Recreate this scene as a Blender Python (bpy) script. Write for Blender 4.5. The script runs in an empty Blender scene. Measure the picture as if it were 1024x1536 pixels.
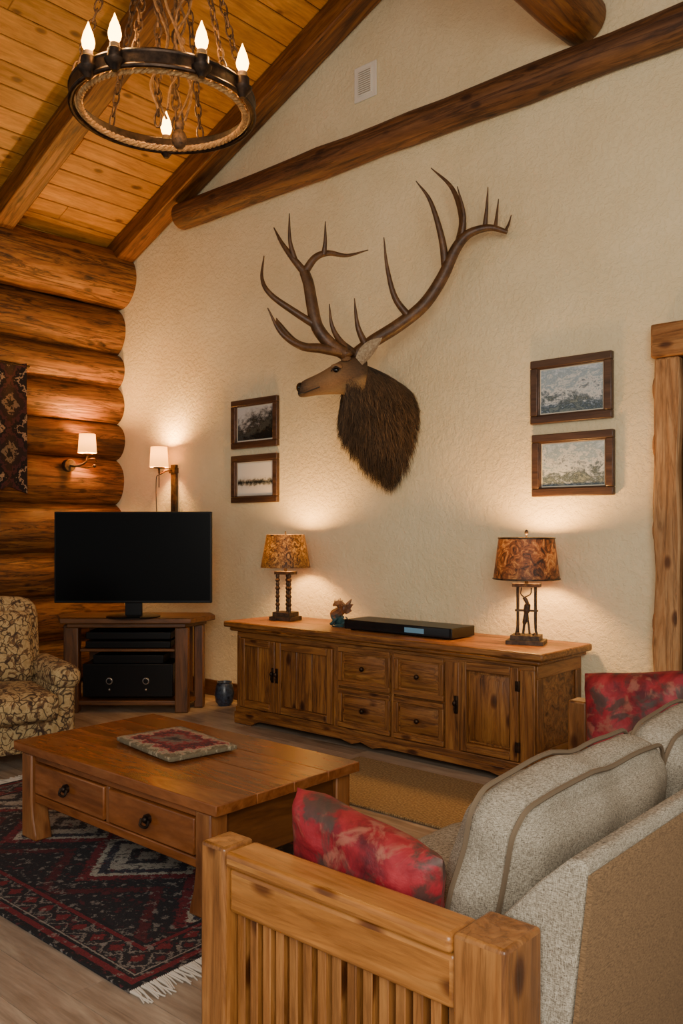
import bpy,bmesh,math,random
from mathutils import Vector,Matrix,noise,Euler
random.seed(7)
sc=bpy.context.scene
YAW=math.radians(41.4)
Fv=Vector((-.6613,.7501,0));Rv=Vector((.7501,.6613,0));Z=Vector((0,0,1))

# ------------------------------------------------------------ material helpers
def C(h):
    r=[int(h[i:i+2],16)/255 for i in (0,2,4)]
    return tuple((c/12.92 if c<=.04045 else ((c+.055)/1.055)**2.4) for c in r)+(1,)
class MT:
    def __init__(s,name,rough=.5,**kw):
        s.m=bpy.data.materials.new(name);s.m.use_nodes=True
        s.nt=s.m.node_tree;s.b=s.nt.nodes['Principled BSDF']
        s.b.inputs['Roughness'].default_value=rough
        for k,v in kw.items(): s.b.inputs[k.replace('_',' ')].default_value=v
        s.tc=None
    def n(s,t,attrs=None,**ins):
        nd=s.nt.nodes.new(t)
        for k,v in (attrs or {}).items(): setattr(nd,k,v)
        for k,v in ins.items():
            k=k.replace('_',' ')
            if k.startswith('i') and k[1:].isdigit(): k=int(k[1:])
            if isinstance(v,bpy.types.NodeSocket): s.nt.links.new(v,nd.inputs[k])
            else: nd.inputs[k].default_value=v
        return nd
    def obj(s):
        if not s.tc: s.tc=s.nt.nodes.new('ShaderNodeTexCoord').outputs['Object']
        return s.tc
    def map(s,sc=(1,1,1),src=None,loc=(0,0,0),rot=(0,0,0)):
        return s.n('ShaderNodeMapping',Vector=src or s.obj(),Scale=sc,Location=loc,Rotation=rot).outputs[0]
    def noise(s,vec,scale,detail=4,rough=.6,dist=0):
        return s.n('ShaderNodeTexNoise',Vector=vec,Scale=scale,Detail=detail,Roughness=rough,Distortion=dist).outputs[0]
    def math(s,op,a,b=0,c=0):
        return s.n('ShaderNodeMath',{'operation':op},i0=a,i1=b,i2=c).outputs[0]
    def ramp(s,fac,stops,interp='LINEAR'):
        nd=s.n('ShaderNodeValToRGB',Fac=fac);r=nd.color_ramp;r.interpolation=interp
        while len(r.elements)<len(stops): r.elements.new(.5)
        for e,(p,c) in zip(r.elements,stops):
            e.position=p;e.color=c if not isinstance(c,str) else C(c)
        return nd.outputs[0]
    def mix(s,fac,a,b,mode='MIX'):
        nd=s.n('ShaderNodeMix',{'data_type':'RGBA','blend_type':mode})
        for i,v in ((0,fac),(6,a),(7,b)):
            if isinstance(v,str): v=C(v)
            if isinstance(v,bpy.types.NodeSocket): s.nt.links.new(v,nd.inputs[i])
            else: nd.inputs[i].default_value=v
        return nd.outputs[2]
    def sep(s,vec):
        return s.n('ShaderNodeSeparateXYZ',Vector=vec).outputs
    def col(s,sock,inp='Base Color'):
        s.nt.links.new(sock,s.b.inputs[inp]);return s
    def bump(s,h,strength=.3,dist=.01):
        s.nt.links.new(s.n('ShaderNodeBump',Strength=strength,Distance=dist,Height=h).outputs[0],s.b.inputs['Normal']);return s

def wood(name,dark,mid,light,axis='x',rough=.45,grain=9,knots=1,bumpk=.25,vary=.35,crack=0):
    t=MT(name,rough)
    rnd=t.n('ShaderNodeNewGeometry').outputs['Random Per Island']
    off=t.n('ShaderNodeCombineXYZ',X=t.math('MULTIPLY',rnd,13.7),Y=t.math('MULTIPLY',rnd,7.3),Z=t.math('MULTIPLY',rnd,5.1)).outputs[0]
    base=t.n('ShaderNodeVectorMath',{'operation':'ADD'},i0=t.obj(),i1=off).outputs[0]
    s=[grain]*3;s['xyz'.index(axis)]=.8
    v=t.map(tuple(s),base)
    g=t.noise(v,1.6,8,.65,1.2)
    col=t.ramp(g,[(.28,dark),(.48,mid),(.72,light)])
    fine=t.noise(t.map(tuple([x*7 for x in s]),base),1.5,3,.6)
    col=t.mix(.4,col,t.ramp(fine,[(.3,(.3,.3,.3,1)),(.7,(1,1,1,1))]),'MULTIPLY')
    big=t.noise(base,2.2,3)
    col=t.mix(.45,col,t.ramp(big,[(.3,(.45,.4,.38,1)),(.65,(1,1,1,1))]),'MULTIPLY')
    tint=t.ramp(rnd,[(0,(1-vary,1-vary,1-vary,1)),(1,(1,1,1,1))])
    col=t.mix(1,col,tint,'MULTIPLY')
    h=g
    if knots:
        ks=[7.]*3;ks['xyz'.index(axis)]=3.5
        vo=t.n('ShaderNodeTexVoronoi',Vector=t.map(tuple(ks),base),Scale=1.0).outputs['Distance']
        kn=t.ramp(vo,[(.05,(.1,.06,.03,1)),(.12,(.28,.18,.12,1)),(.2,(1,1,1,1))])
        col=t.mix(.9*min(1,knots),col,kn,'MULTIPLY')
    if crack:
        cs=[13.]*3;cs['xyz'.index(axis)]=.9
        cn=t.noise(t.map(tuple(cs),base),1.3,5,.6,.6)
        cr=t.math('ABSOLUTE',t.math('SUBTRACT',cn,.5))
        cc=t.ramp(cr,[(.0,(.12,.08,.05,1)),(.018,(.5,.42,.35,1)),(.05,(1,1,1,1))])
        col=t.mix(crack,col,cc,'MULTIPLY')
        h=t.math('ADD',g,t.math('MULTIPLY',t.math('MINIMUM',cr,.04),10))
    t.col(col)
    t.bump(h,bumpk,.006)
    return t.m
def plain(name,col,rough=.5,metal=0,nscale=0,col2=None,bump=0,**kw):
    t=MT(name,rough,Metallic=metal,**kw)
    if nscale:
        g=t.noise(t.obj(),nscale,5)
        t.col(t.ramp(g,[(.35,col),(.65,col2 or col)]))
        if bump: t.bump(g,bump,.004)
    else:
        t.b.inputs['Base Color'].default_value=C(col)
    return t.m
def emis(name,col,st):
    t=MT(name,.5);t.b.inputs['Base Color'].default_value=C(col)
    t.b.inputs['Emission Color'].default_value=C(col);t.b.inputs['Emission Strength'].default_value=st
    return t.m

# ------------------------------------------------------------ geometry helpers
class B:
    def __init__(s): s.bm=bmesh.new();s.mats=[];s.mi=0
    def m(s,mat):
        if mat not in s.mats: s.mats.append(mat)
        s.mi=s.mats.index(mat);return s
    def face(s,vs):
        try: f=s.bm.faces.new(vs)
        except ValueError: return
        f.material_index=s.mi
    def box(s,x0,x1,y0,y1,z0,z1,M=None):
        v=[s.bm.verts.new((M@Vector((x,y,z))) if M else (x,y,z)) for z in (z0,z1) for y in (y0,y1) for x in (x0,x1)]
        for q in ((0,2,3,1),(4,5,7,6),(0,1,5,4),(2,6,7,3),(0,4,6,2),(1,3,7,5)): s.face([v[i] for i in q])
        return s
    def prism(s,poly,a,b,plane='xz'):
        def P(p,w): return (p[0],w,p[1]) if plane=='xz' else ((p[0],p[1],w) if plane=='xy' else (w,p[0],p[1]))
        A=[s.bm.verts.new(P(p,a)) for p in poly];Bv=[s.bm.verts.new(P(p,b)) for p in poly]
        s.face(A);s.face(list(reversed(Bv)))
        for i in range(len(poly)):
            j=(i+1)%len(poly);s.face([A[i],Bv[i],Bv[j],A[j]])
        return s
    def loft(s,rings,caps=True,close=False):
        V=[[s.bm.verts.new(p) for p in r] for r in rings];n=len(V[0])
        m=len(V)
        for i in range(m if close else m-1):
            a=V[i];b=V[(i+1)%m]
            for j in range(n): s.face([a[j],a[(j+1)%n],b[(j+1)%n],b[j]])
        if caps and not close:
            s.face(list(reversed(V[0])));s.face(V[-1])
        return s
    def tube(s,pts,rad,seg=10,caps=True,close=False,flat=1,wob=0):
        pts=[Vector(p) for p in pts];n=len(pts)
        if not hasattr(rad,'__len__'): rad=[rad]*n
        rings=[];prev=None
        for i,p in enumerate(pts):
            if close: t=pts[(i+1)%n]-pts[i-1]
            else: t=pts[min(i+1,n-1)]-pts[max(i-1,0)]
            t.normalize()
            if prev is None:
                up=Z if abs(t.z)<.9 else Vector((1,0,0));nn=(up-t*up.dot(t)).normalized()
            else: nn=(prev-t*prev.dot(t)).normalized()
            prev=nn;bb=t.cross(nn);ring=[]
            for k in range(seg):
                a=2*math.pi*k/seg;r=rad[i]
                if wob: 
                    q=p+nn*math.cos(a)*r+bb*math.sin(a)*r
                    r*=1+wob*noise.noise(q*1.7)+wob*.4*noise.noise(q*6)
                ring.append(p+nn*math.cos(a)*r+bb*math.sin(a)*r*flat)
            rings.append(ring)
        return s.loft(rings,caps,close)
    def lathe(s,prof,c=(0,0,0),seg=24,caps=True):
        c=Vector(c);rings=[]
        for r,z in prof:
            rings.append([c+Vector((r*math.cos(2*math.pi*k/seg),r*math.sin(2*math.pi*k/seg),z)) for k in range(seg)])
        return s.loft(rings,caps)
    def ell(s,c,r,seg=14,M=None):
        c=Vector(c);n=seg//2;rings=[]
        for i in range(n+1):
            ph=-math.pi/2+math.pi*(i+.02)/(n+.04)
            ring=[]
            for k in range(seg):
                a=2*math.pi*k/seg
                q=Vector((r[0]*math.cos(ph)*math.cos(a),r[1]*math.cos(ph)*math.sin(a),r[2]*math.sin(ph)))
                if M: q=M@q
                ring.append(c+q)
            rings.append(ring)
        return s.loft(rings)
    def soft(s,L,r,puff=(0,0,0),M=None,n=12,nz=0):
        bm=bmesh.new();bmesh.ops.create_cube(bm,size=2)
        bmesh.ops.subdivide_edges(bm,edges=bm.edges[:],cuts=n,use_grid_fill=True)
        mp={}
        for v in bm.verts:
            u=v.co.copy();p=Vector((u[0]*L[0],u[1]*L[1],u[2]*L[2]))
            q=Vector([max(-(L[i]-r),min(L[i]-r,p[i])) for i in range(3)])
            d=p-q
            if d.length>1e-6: p=q+d.normalized()*r
            for i in range(3):
                j,k=(i+1)%3,(i+2)%3
                p[i]+=puff[i]*u[i]*(1-u[j]**2)*(1-u[k]**2)
            if nz: p+=p.normalized()*nz*noise.noise(p*5+Vector(L))
            mp[v]=s.bm.verts.new((M@p) if M else p)
        for f in bm.faces: s.face([mp[v] for v in f.verts])
        bm.free();return s
    def pillow(s,W,H,T,M,n=26):
        g={}
        def pt(u,v,sg):
            x=u*W*(1-.05*(1-v*v));y=v*H*(1-.06*(1-u*u))
            c=max(0,abs(u)+abs(v)-1.6)*.12
            x*=1-c;y*=1-c
            th=T*((1-u**4)*(1-v**4))**.5
            th*=1+.22*noise.noise(Vector((u*2.2,v*2.2,sg*3+W)))+.1*noise.noise(Vector((u*6,v*6,sg)))
            return M@Vector((x,y,sg*th))
        for sg in (1,-1):
            for i in range(n+1):
                for j in range(n+1):
                    if sg==-1 and (i in(0,n) or j in(0,n)): g[sg,i,j]=g[1,i,j];continue
                    g[sg,i,j]=s.bm.verts.new(pt(-1+2*i/n,-1+2*j/n,sg))
            for i in range(n):
                for j in range(n):
                    q=[g[sg,i,j],g[sg,i+1,j],g[sg,i+1,j+1],g[sg,i,j+1]]
                    s.face(q if sg==1 else q[::-1])
        return s
    def out(s,name,parent=None,loc=None,bevel=0,smooth=True,sub=0,seg=2):
        bmesh.ops.recalc_face_normals(s.bm,faces=s.bm.faces[:])
        me=bpy.data.meshes.new(name);s.bm.to_mesh(me);s.bm.free()
        for m in s.mats: me.materials.append(m)
        if smooth:
            me.polygons.foreach_set('use_smooth',[True]*len(me.polygons));me.set_sharp_from_angle(angle=math.radians(38))
        o=bpy.data.objects.new(name,me);sc.collection.objects.link(o)
        if parent: o.parent=parent
        if loc: o.location=loc
        if bevel:
            md=o.modifiers.new('bevel','BEVEL');md.width=bevel;md.segments=seg;md.limit_method='ANGLE';md.angle_limit=math.radians(50);md.harden_normals=False
        if sub:
            md=o.modifiers.new('sub','SUBSURF');md.levels=sub;md.render_levels=sub
        return o
def empty(name,loc=(0,0,0),rz=0):
    e=bpy.data.objects.new(name,None);sc.collection.objects.link(e);e.location=loc;e.rotation_euler=(0,0,rz);e.empty_display_size=.1;return e
WARM=(1,.50,.13)
def plight(name,parent,loc,e,col=WARM,r=.045):
    l=bpy.data.lights.new(name,'POINT');l.energy=e;l.color=col;l.shadow_soft_size=r
    o=bpy.data.objects.new(name,l);sc.collection.objects.link(o);o.location=loc
    if parent:o.parent=parent
    return o
def smoothpath(pts,n=6):
    P=[Vector(p) for p in pts];o=[]
    P=[P[0]*2-P[1]]+P+[P[-1]*2-P[-2]]
    for i in range(1,len(P)-2):
        for k in range(n):
            t=k/n;a,b,c,d=P[i-1],P[i],P[i+1],P[i+2]
            o.append(.5*((2*b)+(c-a)*t+(2*a-5*b+4*c-d)*t*t+(3*b-a-3*c+d)*t**3))
    o.append(P[-2]);return o

# ------------------------------------------------------------ materials
W_log=wood('log_wood','4e2c14','96602c','c48c48','y',.6,7,.9,.9,.3,.9)
W_logx=wood('log_wood_x','3c2413','6b4424','8f6238','x',.6,7,.9,.6,.1,.7)
W_beam=wood('rafter_wood','502c0e','865222','aa7232','x',.5,9,.6,.35,.15,.5)
W_beamy=wood('cross_log_wood','502c0e','865222','aa7232','y',.5,9,.6,.35,.15,.5)
W_plank=wood('ceiling_plank_wood','a87028','d8983e','f0b256','y',.5,7,.9,.15,.25)
W_floor=wood('floor_wood','8c7864','baa48e','d4c2aa','x',.38,8,.3,.12,.3)
SBC=('502f14','9c6430','c28845')
W_sbx=wood('sideboard_wood_x',*SBC,'x',.42,9,1,.4,.22,.55);W_sbz=wood('sideboard_wood_z',*SBC,'z',.42,9,1,.4,.27,.55)
W_sby=wood('sideboard_wood_y',*SBC,'y',.42,9,.6,.3,.2)
W_ct=wood('table_wood_x','683a1a','965629','b07040','x',.25,4,.5,.12,.15)
W_ctz=wood('table_wood_z','683a1c','985c2e','b27844','z',.4,6,.5,.2,.15);W_cty=wood('table_wood_y','4a2710','704018','8a5528','y',.4,6,.4,.2,.15)
SF=('864e20','c27f3c','de9e56')
W_sfx=wood('sofa_wood_x',*SF,'x',.28,7,1,.12,.15,.15);W_sfy=wood('sofa_wood_y',*SF,'y',.33,7,1,.12,.15);W_sfz=wood('sofa_wood_z','72431e','ac7038','ce9050','z',.3,7,1,.2,.25,.35)
W_post=wood('rough_post_wood','8a5c30','c08a54','deb078','z',.7,8,1,.6,.1,.4);W_postx=wood('rough_post_wood_x','7a4a22','a87038','c08a50','x',.7,8,1,.6,.1,.3)
W_dk=wood('dark_stand_wood','3c2412','6d4522','8a5c34','x',.4,8,.4,.3,.2);W_dkz=wood('dark_stand_wood_z','3c2412','6d4522','8a5c34','z',.4,8,.4,.3,.2)
W_frame=wood('frame_wood','33221a','553c2c','6e523e','x',.4,14,0,.2,.15)
M_gap=plain('dark_gap','1c0f07',.9)
t=MT('plaster',.85);v=t.obj()
g=t.noise(v,1.6,5,.65);t.col(t.ramp(g,[(.3,'e6d4a8'),(.7,'f4e5bc')]))
kd=t.ramp(t.noise(v,28,4,.7),[(.42,(0,0,0,1)),(.56,(1,1,1,1))])
t.bump(t.math('ADD',kd,t.math('MULTIPLY',t.noise(v,110,3),.8)),.6,.005);M_plaster=t.m
M_iron=plain('dark_iron','231b16',.45,.8,25,'4a382a',.3)
M_iron2=plain('bronze_iron','2e2620',.5,.6,30,'5a4a3a',.3)
M_black=plain('black_plastic','0b0b0c',.35,Specular_IOR_Level=.3);M_screen=plain('black_screen','020203',.3,Specular_IOR_Level=.12)
M_rope=plain('rope','8a6438',.9,0,80,'c49a62',.6);M_twine=plain('twine_dark','4a3420',.9,0,60,'7a5c3a',.6);M_rust=plain('rusty_chain','30241a',.6,.6,60,'6a4e34',.5)
M_cream=plain('candle_cream','8a6a44',.6)
M_flame=emis('bulb_glow','ffb04e',26);M_bulb=emis('warm_bulb','ffb868',20)
def shade(name,c1,c2,c3,sc_,em=0,thr=(.35,.5,.65),tf=.22):
    t=MT(name,.6);g=t.noise(t.obj(),sc_,6,.7,1.5)
    col=t.ramp(g,[(thr[0],c1),(thr[1],c2),(thr[2],c3)])
    t.col(col)
    tr=t.n('ShaderNodeBsdfTranslucent',Color=col).outputs[0]
    mx=t.n('ShaderNodeMixShader',i0=tf,i1=t.b.outputs[0],i2=tr).outputs[0]
    t.nt.links.new(mx,t.nt.nodes['Material Output'].inputs[0])
    if em:
        t.nt.links.new(t.ramp(g,[(0,em[0]),(1,em[0])]),t.b.inputs['Emission Color']);t.b.inputs['Emission Strength'].default_value=em[1]
    return t.m
M_sh1=shade('mica_shade_brown','241608','684a24','9a7c48',30,0,(.4,.52,.66),.05);M_sh2=shade('mica_shade_red','1e1610','643e24','9a784c',15,0,(.4,.52,.66),.045)
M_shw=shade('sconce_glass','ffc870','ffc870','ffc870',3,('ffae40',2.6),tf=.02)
# fabrics
t=MT('oatmeal_fabric',.95);v=t.obj();a=t.noise(t.map((1,1,7)),110,3,.75);b2=t.noise(t.map((7,7,1)),110,3,.75)
g=t.math('MULTIPLY',t.math('ADD',a,b2),.5);c=t.ramp(g,[(.4,'584e43'),(.5,'9f9582'),(.6,'cdc3b0')])
c=t.mix(.5,c,t.ramp(t.noise(v,5,4),[(.35,(.7,.66,.6,1)),(.6,(1,1,1,1))]),'MULTIPLY')
t.col(c).bump(g,.6,.003);M_fab=t.m
M_pipe=plain('piping_fabric','6e5d48',.9)
t=MT('tan_back_fabric',.95);a=t.noise(t.map((1,1,4)),110,3);t.col(t.ramp(a,[(.35,'5e4830'),(.65,'886a48')])).bump(a,.4,.003);M_back=t.m
t=MT('floral_upholstery',.9);vo=t.n('ShaderNodeTexVoronoi',{'feature':'DISTANCE_TO_EDGE'},Vector=t.n('ShaderNodeVectorMath',{'operation':'ADD'},i0=t.obj(),i1=t.n('ShaderNodeVectorMath',{'operation':'SCALE'},i0=t.n('ShaderNodeTexNoise',Vector=t.obj(),Scale=7.0).outputs[1],Scale=.25).outputs[0]).outputs[0],Scale=14.0).outputs[0]
g=t.noise(t.obj(),9,4,.6,2.5)
c=t.ramp(g,[(.38,'a4885a'),(.5,'bca272'),(.56,'7e5e3a'),(.66,'4e3828')]);c=t.mix(t.ramp(vo,[(.015,(1,1,1,1)),(.08,(0,0,0,1))]),c,'3c2a1e');t.col(c).bump(t.noise(t.obj(),150,2),.3,.003);M_flor=t.m
t=MT('red_pillow_fabric',.6);g=t.noise(t.obj(),7,5,.6,.6);g2=t.noise(t.obj(),13,5,.6,.4);g3=t.noise(t.map((1,1,1),loc=(4,2,7)),9,4,.6,.5)
c=t.ramp(g,[(.36,'500e18'),(.5,'8a1824'),(.64,'a42c34')])
c=t.mix(t.ramp(g2,[(.53,(0,0,0,1)),(.62,(.75,.75,.75,1))]),c,'985c4a')
c=t.mix(t.ramp(g3,[(.53,(0,0,0,1)),(.61,(.8,.8,.8,1))]),c,'38362e');t.col(c).bump(g2,.5,.012);M_red=t.m

# ------------------------------------------------------------ ROOM
b=B().m(M_plaster)
def roofz(x): return 4.30+.417*(x+7.5)
RX=-1.8
b.prism([(-7.9,0),(1.6,0),(1.6,roofz(RX)-.417*3.4+.1),(RX,roofz(RX)+.1),(-7.9,roofz(-7.9)+.1)],5.1,5.3)
b.out('wall_back',smooth=False)
b=B().m(W_floor)
y=-1.2;i=0
while y<5.1:
    x=-7.9-random.random()*1.2
    while x<1.6:
        L=1.1+random.random()*1.0
        b.box(max(x,-7.9)+.001,min(x+L,1.6)-.001,y+.001,min(y+.149,5.1),-.03,0)
        x+=L
    y+=.15
b.m(M_gap).box(-7.9,1.6,-1.2,5.1,-.06,-.02)
b.out('floor',smooth=False)
b=B().m(W_plank)
ang=math.atan(.417)
for sgn in (1,-1):
    M0=Matrix.Translation((RX,0,roofz(RX)))@Matrix.Rotation(ang if sgn==1 else -ang,4,'Y').inverted()
    L=(6.1 if sgn==1 else 3.4)/math.cos(ang)
    s=0
    while s<L:
        a,c=(-s-.193,-s-.003) if sgn==1 else (s+.003,s+.193)
        cut=[-1.0]+sorted(random.uniform(0,4.6) for _ in range(1))+[5.28]
        b.m(W_plank)
        for k in range(len(cut)-1): b.box(a,c,cut[k]+.001,cut[k+1]-.001,0,.03,M0)
        s+=.198
    b.m(M_gap).box(*((-L,0) if sgn==1 else (0,L)),-1,5.28,.02,.05,M0)
b.out('ceiling',smooth=False,bevel=.005,seg=1)
for k,yc in enumerate((4.99,3.72,2.45,1.18)):
    b=B().m(W_beam)
    L=6.05/math.cos(ang)
    b.box(-L,0,-.1,.1,-.20,0)
    o=b.out('rafter_beam' ,bevel=.012);o.location=(RX,yc,roofz(RX));o.rotation_euler=(0,-ang,0)
b=B().m(W_logx).tube([(-6.42+.3*i,5.03,4.42) for i in range(0,27)],.118,18,wob=.14);b.out('log_beam_wall')
b=B().m(W_beamy);P=[(-2.45,5.09-.3*i,4.72) for i in range(0,20)];b.tube(P,[.155]+[.17]*19,20,wob=.06);b.out('log_beam_cross')
b=B().m(W_log)
bnd=[4.30,3.77,3.28,2.95,2.58,2.22,1.76,1.28,.86,.43,0.0]
for i in range(len(bnd)-1):
    r=(bnd[i]-bnd[i+1])/2*1.06;zc=(bnd[i]+bnd[i+1])/2
    xc=-7.43-r+(.2 if i==0 else 0)+random.uniform(-.01,.01)
    if i==len(bnd)-2: zc=max(zc,r+.003)
    b.tube([(xc,5.098-.25*k,zc) for k in range(0,22)],r,28,wob=.07)
b.m(M_gap).box(-7.9,-7.66,-.2,5.1,0,4.15)
b.out('wall_left')
B().m(W_dk).box(-7.3,-2.0,5.075,5.098,0.002,.14).out('baseboard_back',bevel=.005)
# door on the right
e=empty('door_1',(.04,0,0))
b=B().m(W_post)
rings=[]
for k in range(13):
    z=.002+2.5*k/12;w=.075+.006*math.sin(k*1.9);xx=-1.925+.005*math.sin(k*1.3)
    rings.append([(xx-w,4.98,z),(xx+w,4.98,z),(xx+w,5.095,z),(xx-w,5.095,z)])
b.loft(rings)
for z in (.95,1.5,2.0,2.33): b.ell((-2.0,5.03,z),(.02,.04,.08))
b.out('post_left',e,bevel=.012)
B().m(W_post).box(-.95,-.8,4.98,5.095,.002,2.5).out('post_right',e,bevel=.012)
B().m(W_postx).box(-2.01,-.75,4.96,5.095,2.503,2.70).out('header',e,bevel=.012)
b=B().m(W_dkz)
for k in range(5): b.box(-1.848+k*.178,-1.848+(k+1)*.178-.004,5.03,5.07,.004,2.5)
b.m(M_iron).ell((-1.05,4.99,1.0),(.03,.03,.03))
b.box(-1.065,-1.035,4.99,5.04,.9,1.1)
b.out('door_panel',e,bevel=.004)

# ------------------------------------------------------------ pictures, vent, tapestry
def picmat(name,kind,seed):
    t=MT(name,.25);x,y,z=t.sep(t.obj())[:3]
    if kind==0:   # wooded mountain
        n1=t.noise(t.map((6,1,10),loc=(seed*3.1,seed,0)),1.6,8,.75)
        h=t.math('ADD',t.math('MULTIPLY',z,2.6),t.math('MULTIPLY',n1,1.3));h=t.math('ADD',h,t.math('MULTIPLY',x,-.9))
        c=t.ramp(h,[(.3,'1e1f1c'),(.5,'4a4b46'),(.62,'2a2b28'),(.74,'66686a'),(.84,'a3a6a8'),(1,'c2c4c6')])
    elif kind==1:
        n2=t.noise(t.map((18,1,18),loc=(seed,0,0)),1.2,5,.7)
        h=t.math('ADD',t.math('MULTIPLY',t.math('ABSOLUTE',t.math('ADD',z,.03)),9),t.math('MULTIPLY',n2,.75));c=t.ramp(h,[(.42,'2f302c'),(.55,'8a8a80'),(.66,'d6d4cc'),(.9,'e4e2da')])
    else:
        n2=t.noise(t.map((4,1,8),loc=(seed*2,0,0)),2.2,8,.8,.6);n4=t.noise(t.map((40,1,40),loc=(seed,0,0)),1,4)
        h=t.math('ADD',t.math('ADD',t.math('MULTIPLY',n2,1.0),t.math('MULTIPLY',z,1.2)),t.math('MULTIPLY',n4,.3))
        c=t.ramp(h,[(.3,'566460'),(.44,'7e8a88'),(.52,'3c4a50'),(.6,'7a8a98'),(.67,'c8d0d4'),(.76,'8098a8'),(.86,'aabccc'),(.98,'dce4ea')])
    t.col(c);return t.m
M_mat=plain('picture_mat','d8d0bc',.8)
def picture(cx,cz,w,h,kind,seed,matw):
    e=empty('framed_picture',(cx,5.098,cz));hw,hh=w/2,h/2;f=.052
    b=B().m(W_frame)
    for (x0,x1,z0,z1) in ((-hw,hw,hh-f,hh),(-hw,hw,-hh,-hh+f),(-hw,-hw+f,-hh+f,hh-f),(hw-f,hw,-hh+f,hh-f)):
        b.box(x0,x1,-.038,0,z0,z1)
    g=f-.012
    for (x0,x1,z0,z1) in ((-hw+g,hw-g,hh-f-.008,hh-g),(-hw+g,hw-g,-hh+g,-hh+f+.008),(-hw+g,-hw+f+.008,-hh+f,hh-f),(hw-f-.008,hw-g,-hh+f,hh-f)):
        b.box(x0,x1,-.026,0,z0,z1)
    b.out('frame',e,bevel=.006)
    B().m(M_mat).box(-hw+f,hw-f,-.012,-.002,-hh+f,hh-f).out('mat_board',e,smooth=False)
    B().m(picmat('print_%d'%seed,kind,seed)).box(-hw+f+matw,hw-f-matw,-.015,-.011,-hh+f+matw,hh-f-matw).out('print',e,smooth=False)
picture(-5.48,2.425,.58,.425,0,1,.02);picture(-5.48,1.945,.58,.415,1,2,.02)
picture(-2.53,2.40,.56,.415,2,3,.016);picture(-2.52,1.92,.56,.405,2,4,.016)
e=empty('wall_vent',(-4.24,5.098,4.95))
M_vent=plain('vent_white','ece6d6',.5)
b=B().m(M_vent);b.box(-.11,.11,-.015,0,-.135,.135);b.box(-.07,.07,-.022,-.01,-.1,.1)
b.out('plate',e,bevel=.004)
b=B().m(plain('vent_slot','a8a08c',.7))
for k in range(11): b.box(-.058,.058,-.026,-.02,-.088+k*.0165,-.082+k*.0165)
b.out('louvers',e,smooth=False)
t=MT('tapestry_cloth',.95);x,y,z=t.sep(t.obj())[:3]
p=t.math('PINGPONG',y,.16);q=t.math('PINGPONG',z,.22);d=t.math('ADD',p,t.math('MULTIPLY',q,.8));n1=t.noise(t.obj(),28,4)
d=t.math('ADD',d,t.math('MULTIPLY',n1,.2))
t.col(t.ramp(t.math('MULTIPLY',d,2.2),[(.2,'1c1210'),(.32,'7a644a'),(.4,'2a1a14'),(.55,'472220'),(.64,'1a1210'),(.75,'a08060'),(.8,'201511')],'CONSTANT'));t.bump(t.noise(t.obj(),120,2),.5,.004)
b=B().m(t.m);rings=[]
for k in range(25):
    y=3.0+k*.0415;dx=.02*math.sin(k*1.1)
    rings.append([(-7.385+dx,y,1.86+.03*math.sin(k*.7)),(-7.365+dx,y,1.86+.03*math.sin(k*.7)),(-7.365+dx*.4,y,3.02-.03*math.sin(k*.4)),(-7.385+dx*.4,y,3.02-.03*math.sin(k*.4))])
b.loft(rings);b.m(M_iron).tube([(-7.375,2.95,3.03),(-7.375,4.03,3.0)],.012,8)
b.out('wall_tapestry')

# ------------------------------------------------------------ SIDEBOARD
e=empty('sideboard',(-3.75,4.5,0))
X0,X1=-1.29,1.29;ox=-3.75
b=B().m(W_sbx);b.box(X0-.1,X1+.08,-.07,.575,.745,.79);b.box(X0-.06,X1+.045,-.04,.57,.715,.745);b.out('top',e,bevel=.012)
b=B().m(W_sbx);b.box(X0,X1,.004,.56,.1,.715);b.box(X0,X1,-.012,.05,.665,.712)
b.box(X0-.01,X1+.01,-.02,.565,.085,.13)
b.out('carcass',e,bevel=.006)
b=B().m(W_sbx)
poly=[(X0-.015,0.002),(X0+.18,0.002),(X0+.22,.03),(X0+.27,.045),(-.2,.05),(-.1,.03),(-.02,.055),(.08,.03),(.18,.05),(X1-.3,.045),(X1-.22,.03),(X1-.18,.002),(X1+.015,.002),(X1+.015,.09),(X0-.015,.09)]
b.prism(poly,-.03,.0);b.box(X1-.02,X1+.015,.0,.56,.002,.09);b.box(X0-.015,X0+.02,.0,.56,.002,.09);b.out('plinth',e,bevel=.004)
b=B().m(W_sbz)
sx=lambda w:w-ox
for (a,c) in ((X0,X0+.035),(sx(-4.03),sx(-3.985)),(sx(-3.52),sx(-3.495)),(sx(-3.09),sx(-2.985)),(sx(-2.56),X1)):
    b.box(a,c,-.014,.05,.125,.68)
b.out('stiles',e,bevel=.005)
def door(x0,x1,z0,z1,name,planks=0):
    b=B().m(W_sbz);f=.055;y=-.024
    b.box(x0,x0+f,y,0.01,z0,z1);b.box(x1-f,x1,y,0.01,z0,z1)
    if planks:
        n=planks;w=(x1-x0-2*f)/n
        for k in range(n): b.box(x0+f+k*w+.003,x0+f+(k+1)*w-.003,-.004,.01,z0+f,z1-f)
    else:
        b.box(x0+f,x1-f,0,.01,z0+f,z1-f)
        b.loft([[(x0+f+.012,-.001,z0+f+.012),(x1-f-.012,-.001,z0+f+.012),(x1-f-.012,-.001,z1-f-.012),(x0+f+.012,-.001,z1-f-.012)],
                [(x0+f+.045,-.017,z0+f+.045),(x1-f-.045,-.017,z0+f+.045),(x1-f-.045,-.017,z1-f-.045),(x0+f+.045,-.017,z1-f-.045)]])
    b.m(W_sbx);b.box(x0+f,x1-f,y,0.01,z0,z0+f);b.box(x0+f,x1-f,y,0.01,z1-f,z1)
    b.out(name,e,bevel=.004)
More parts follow.
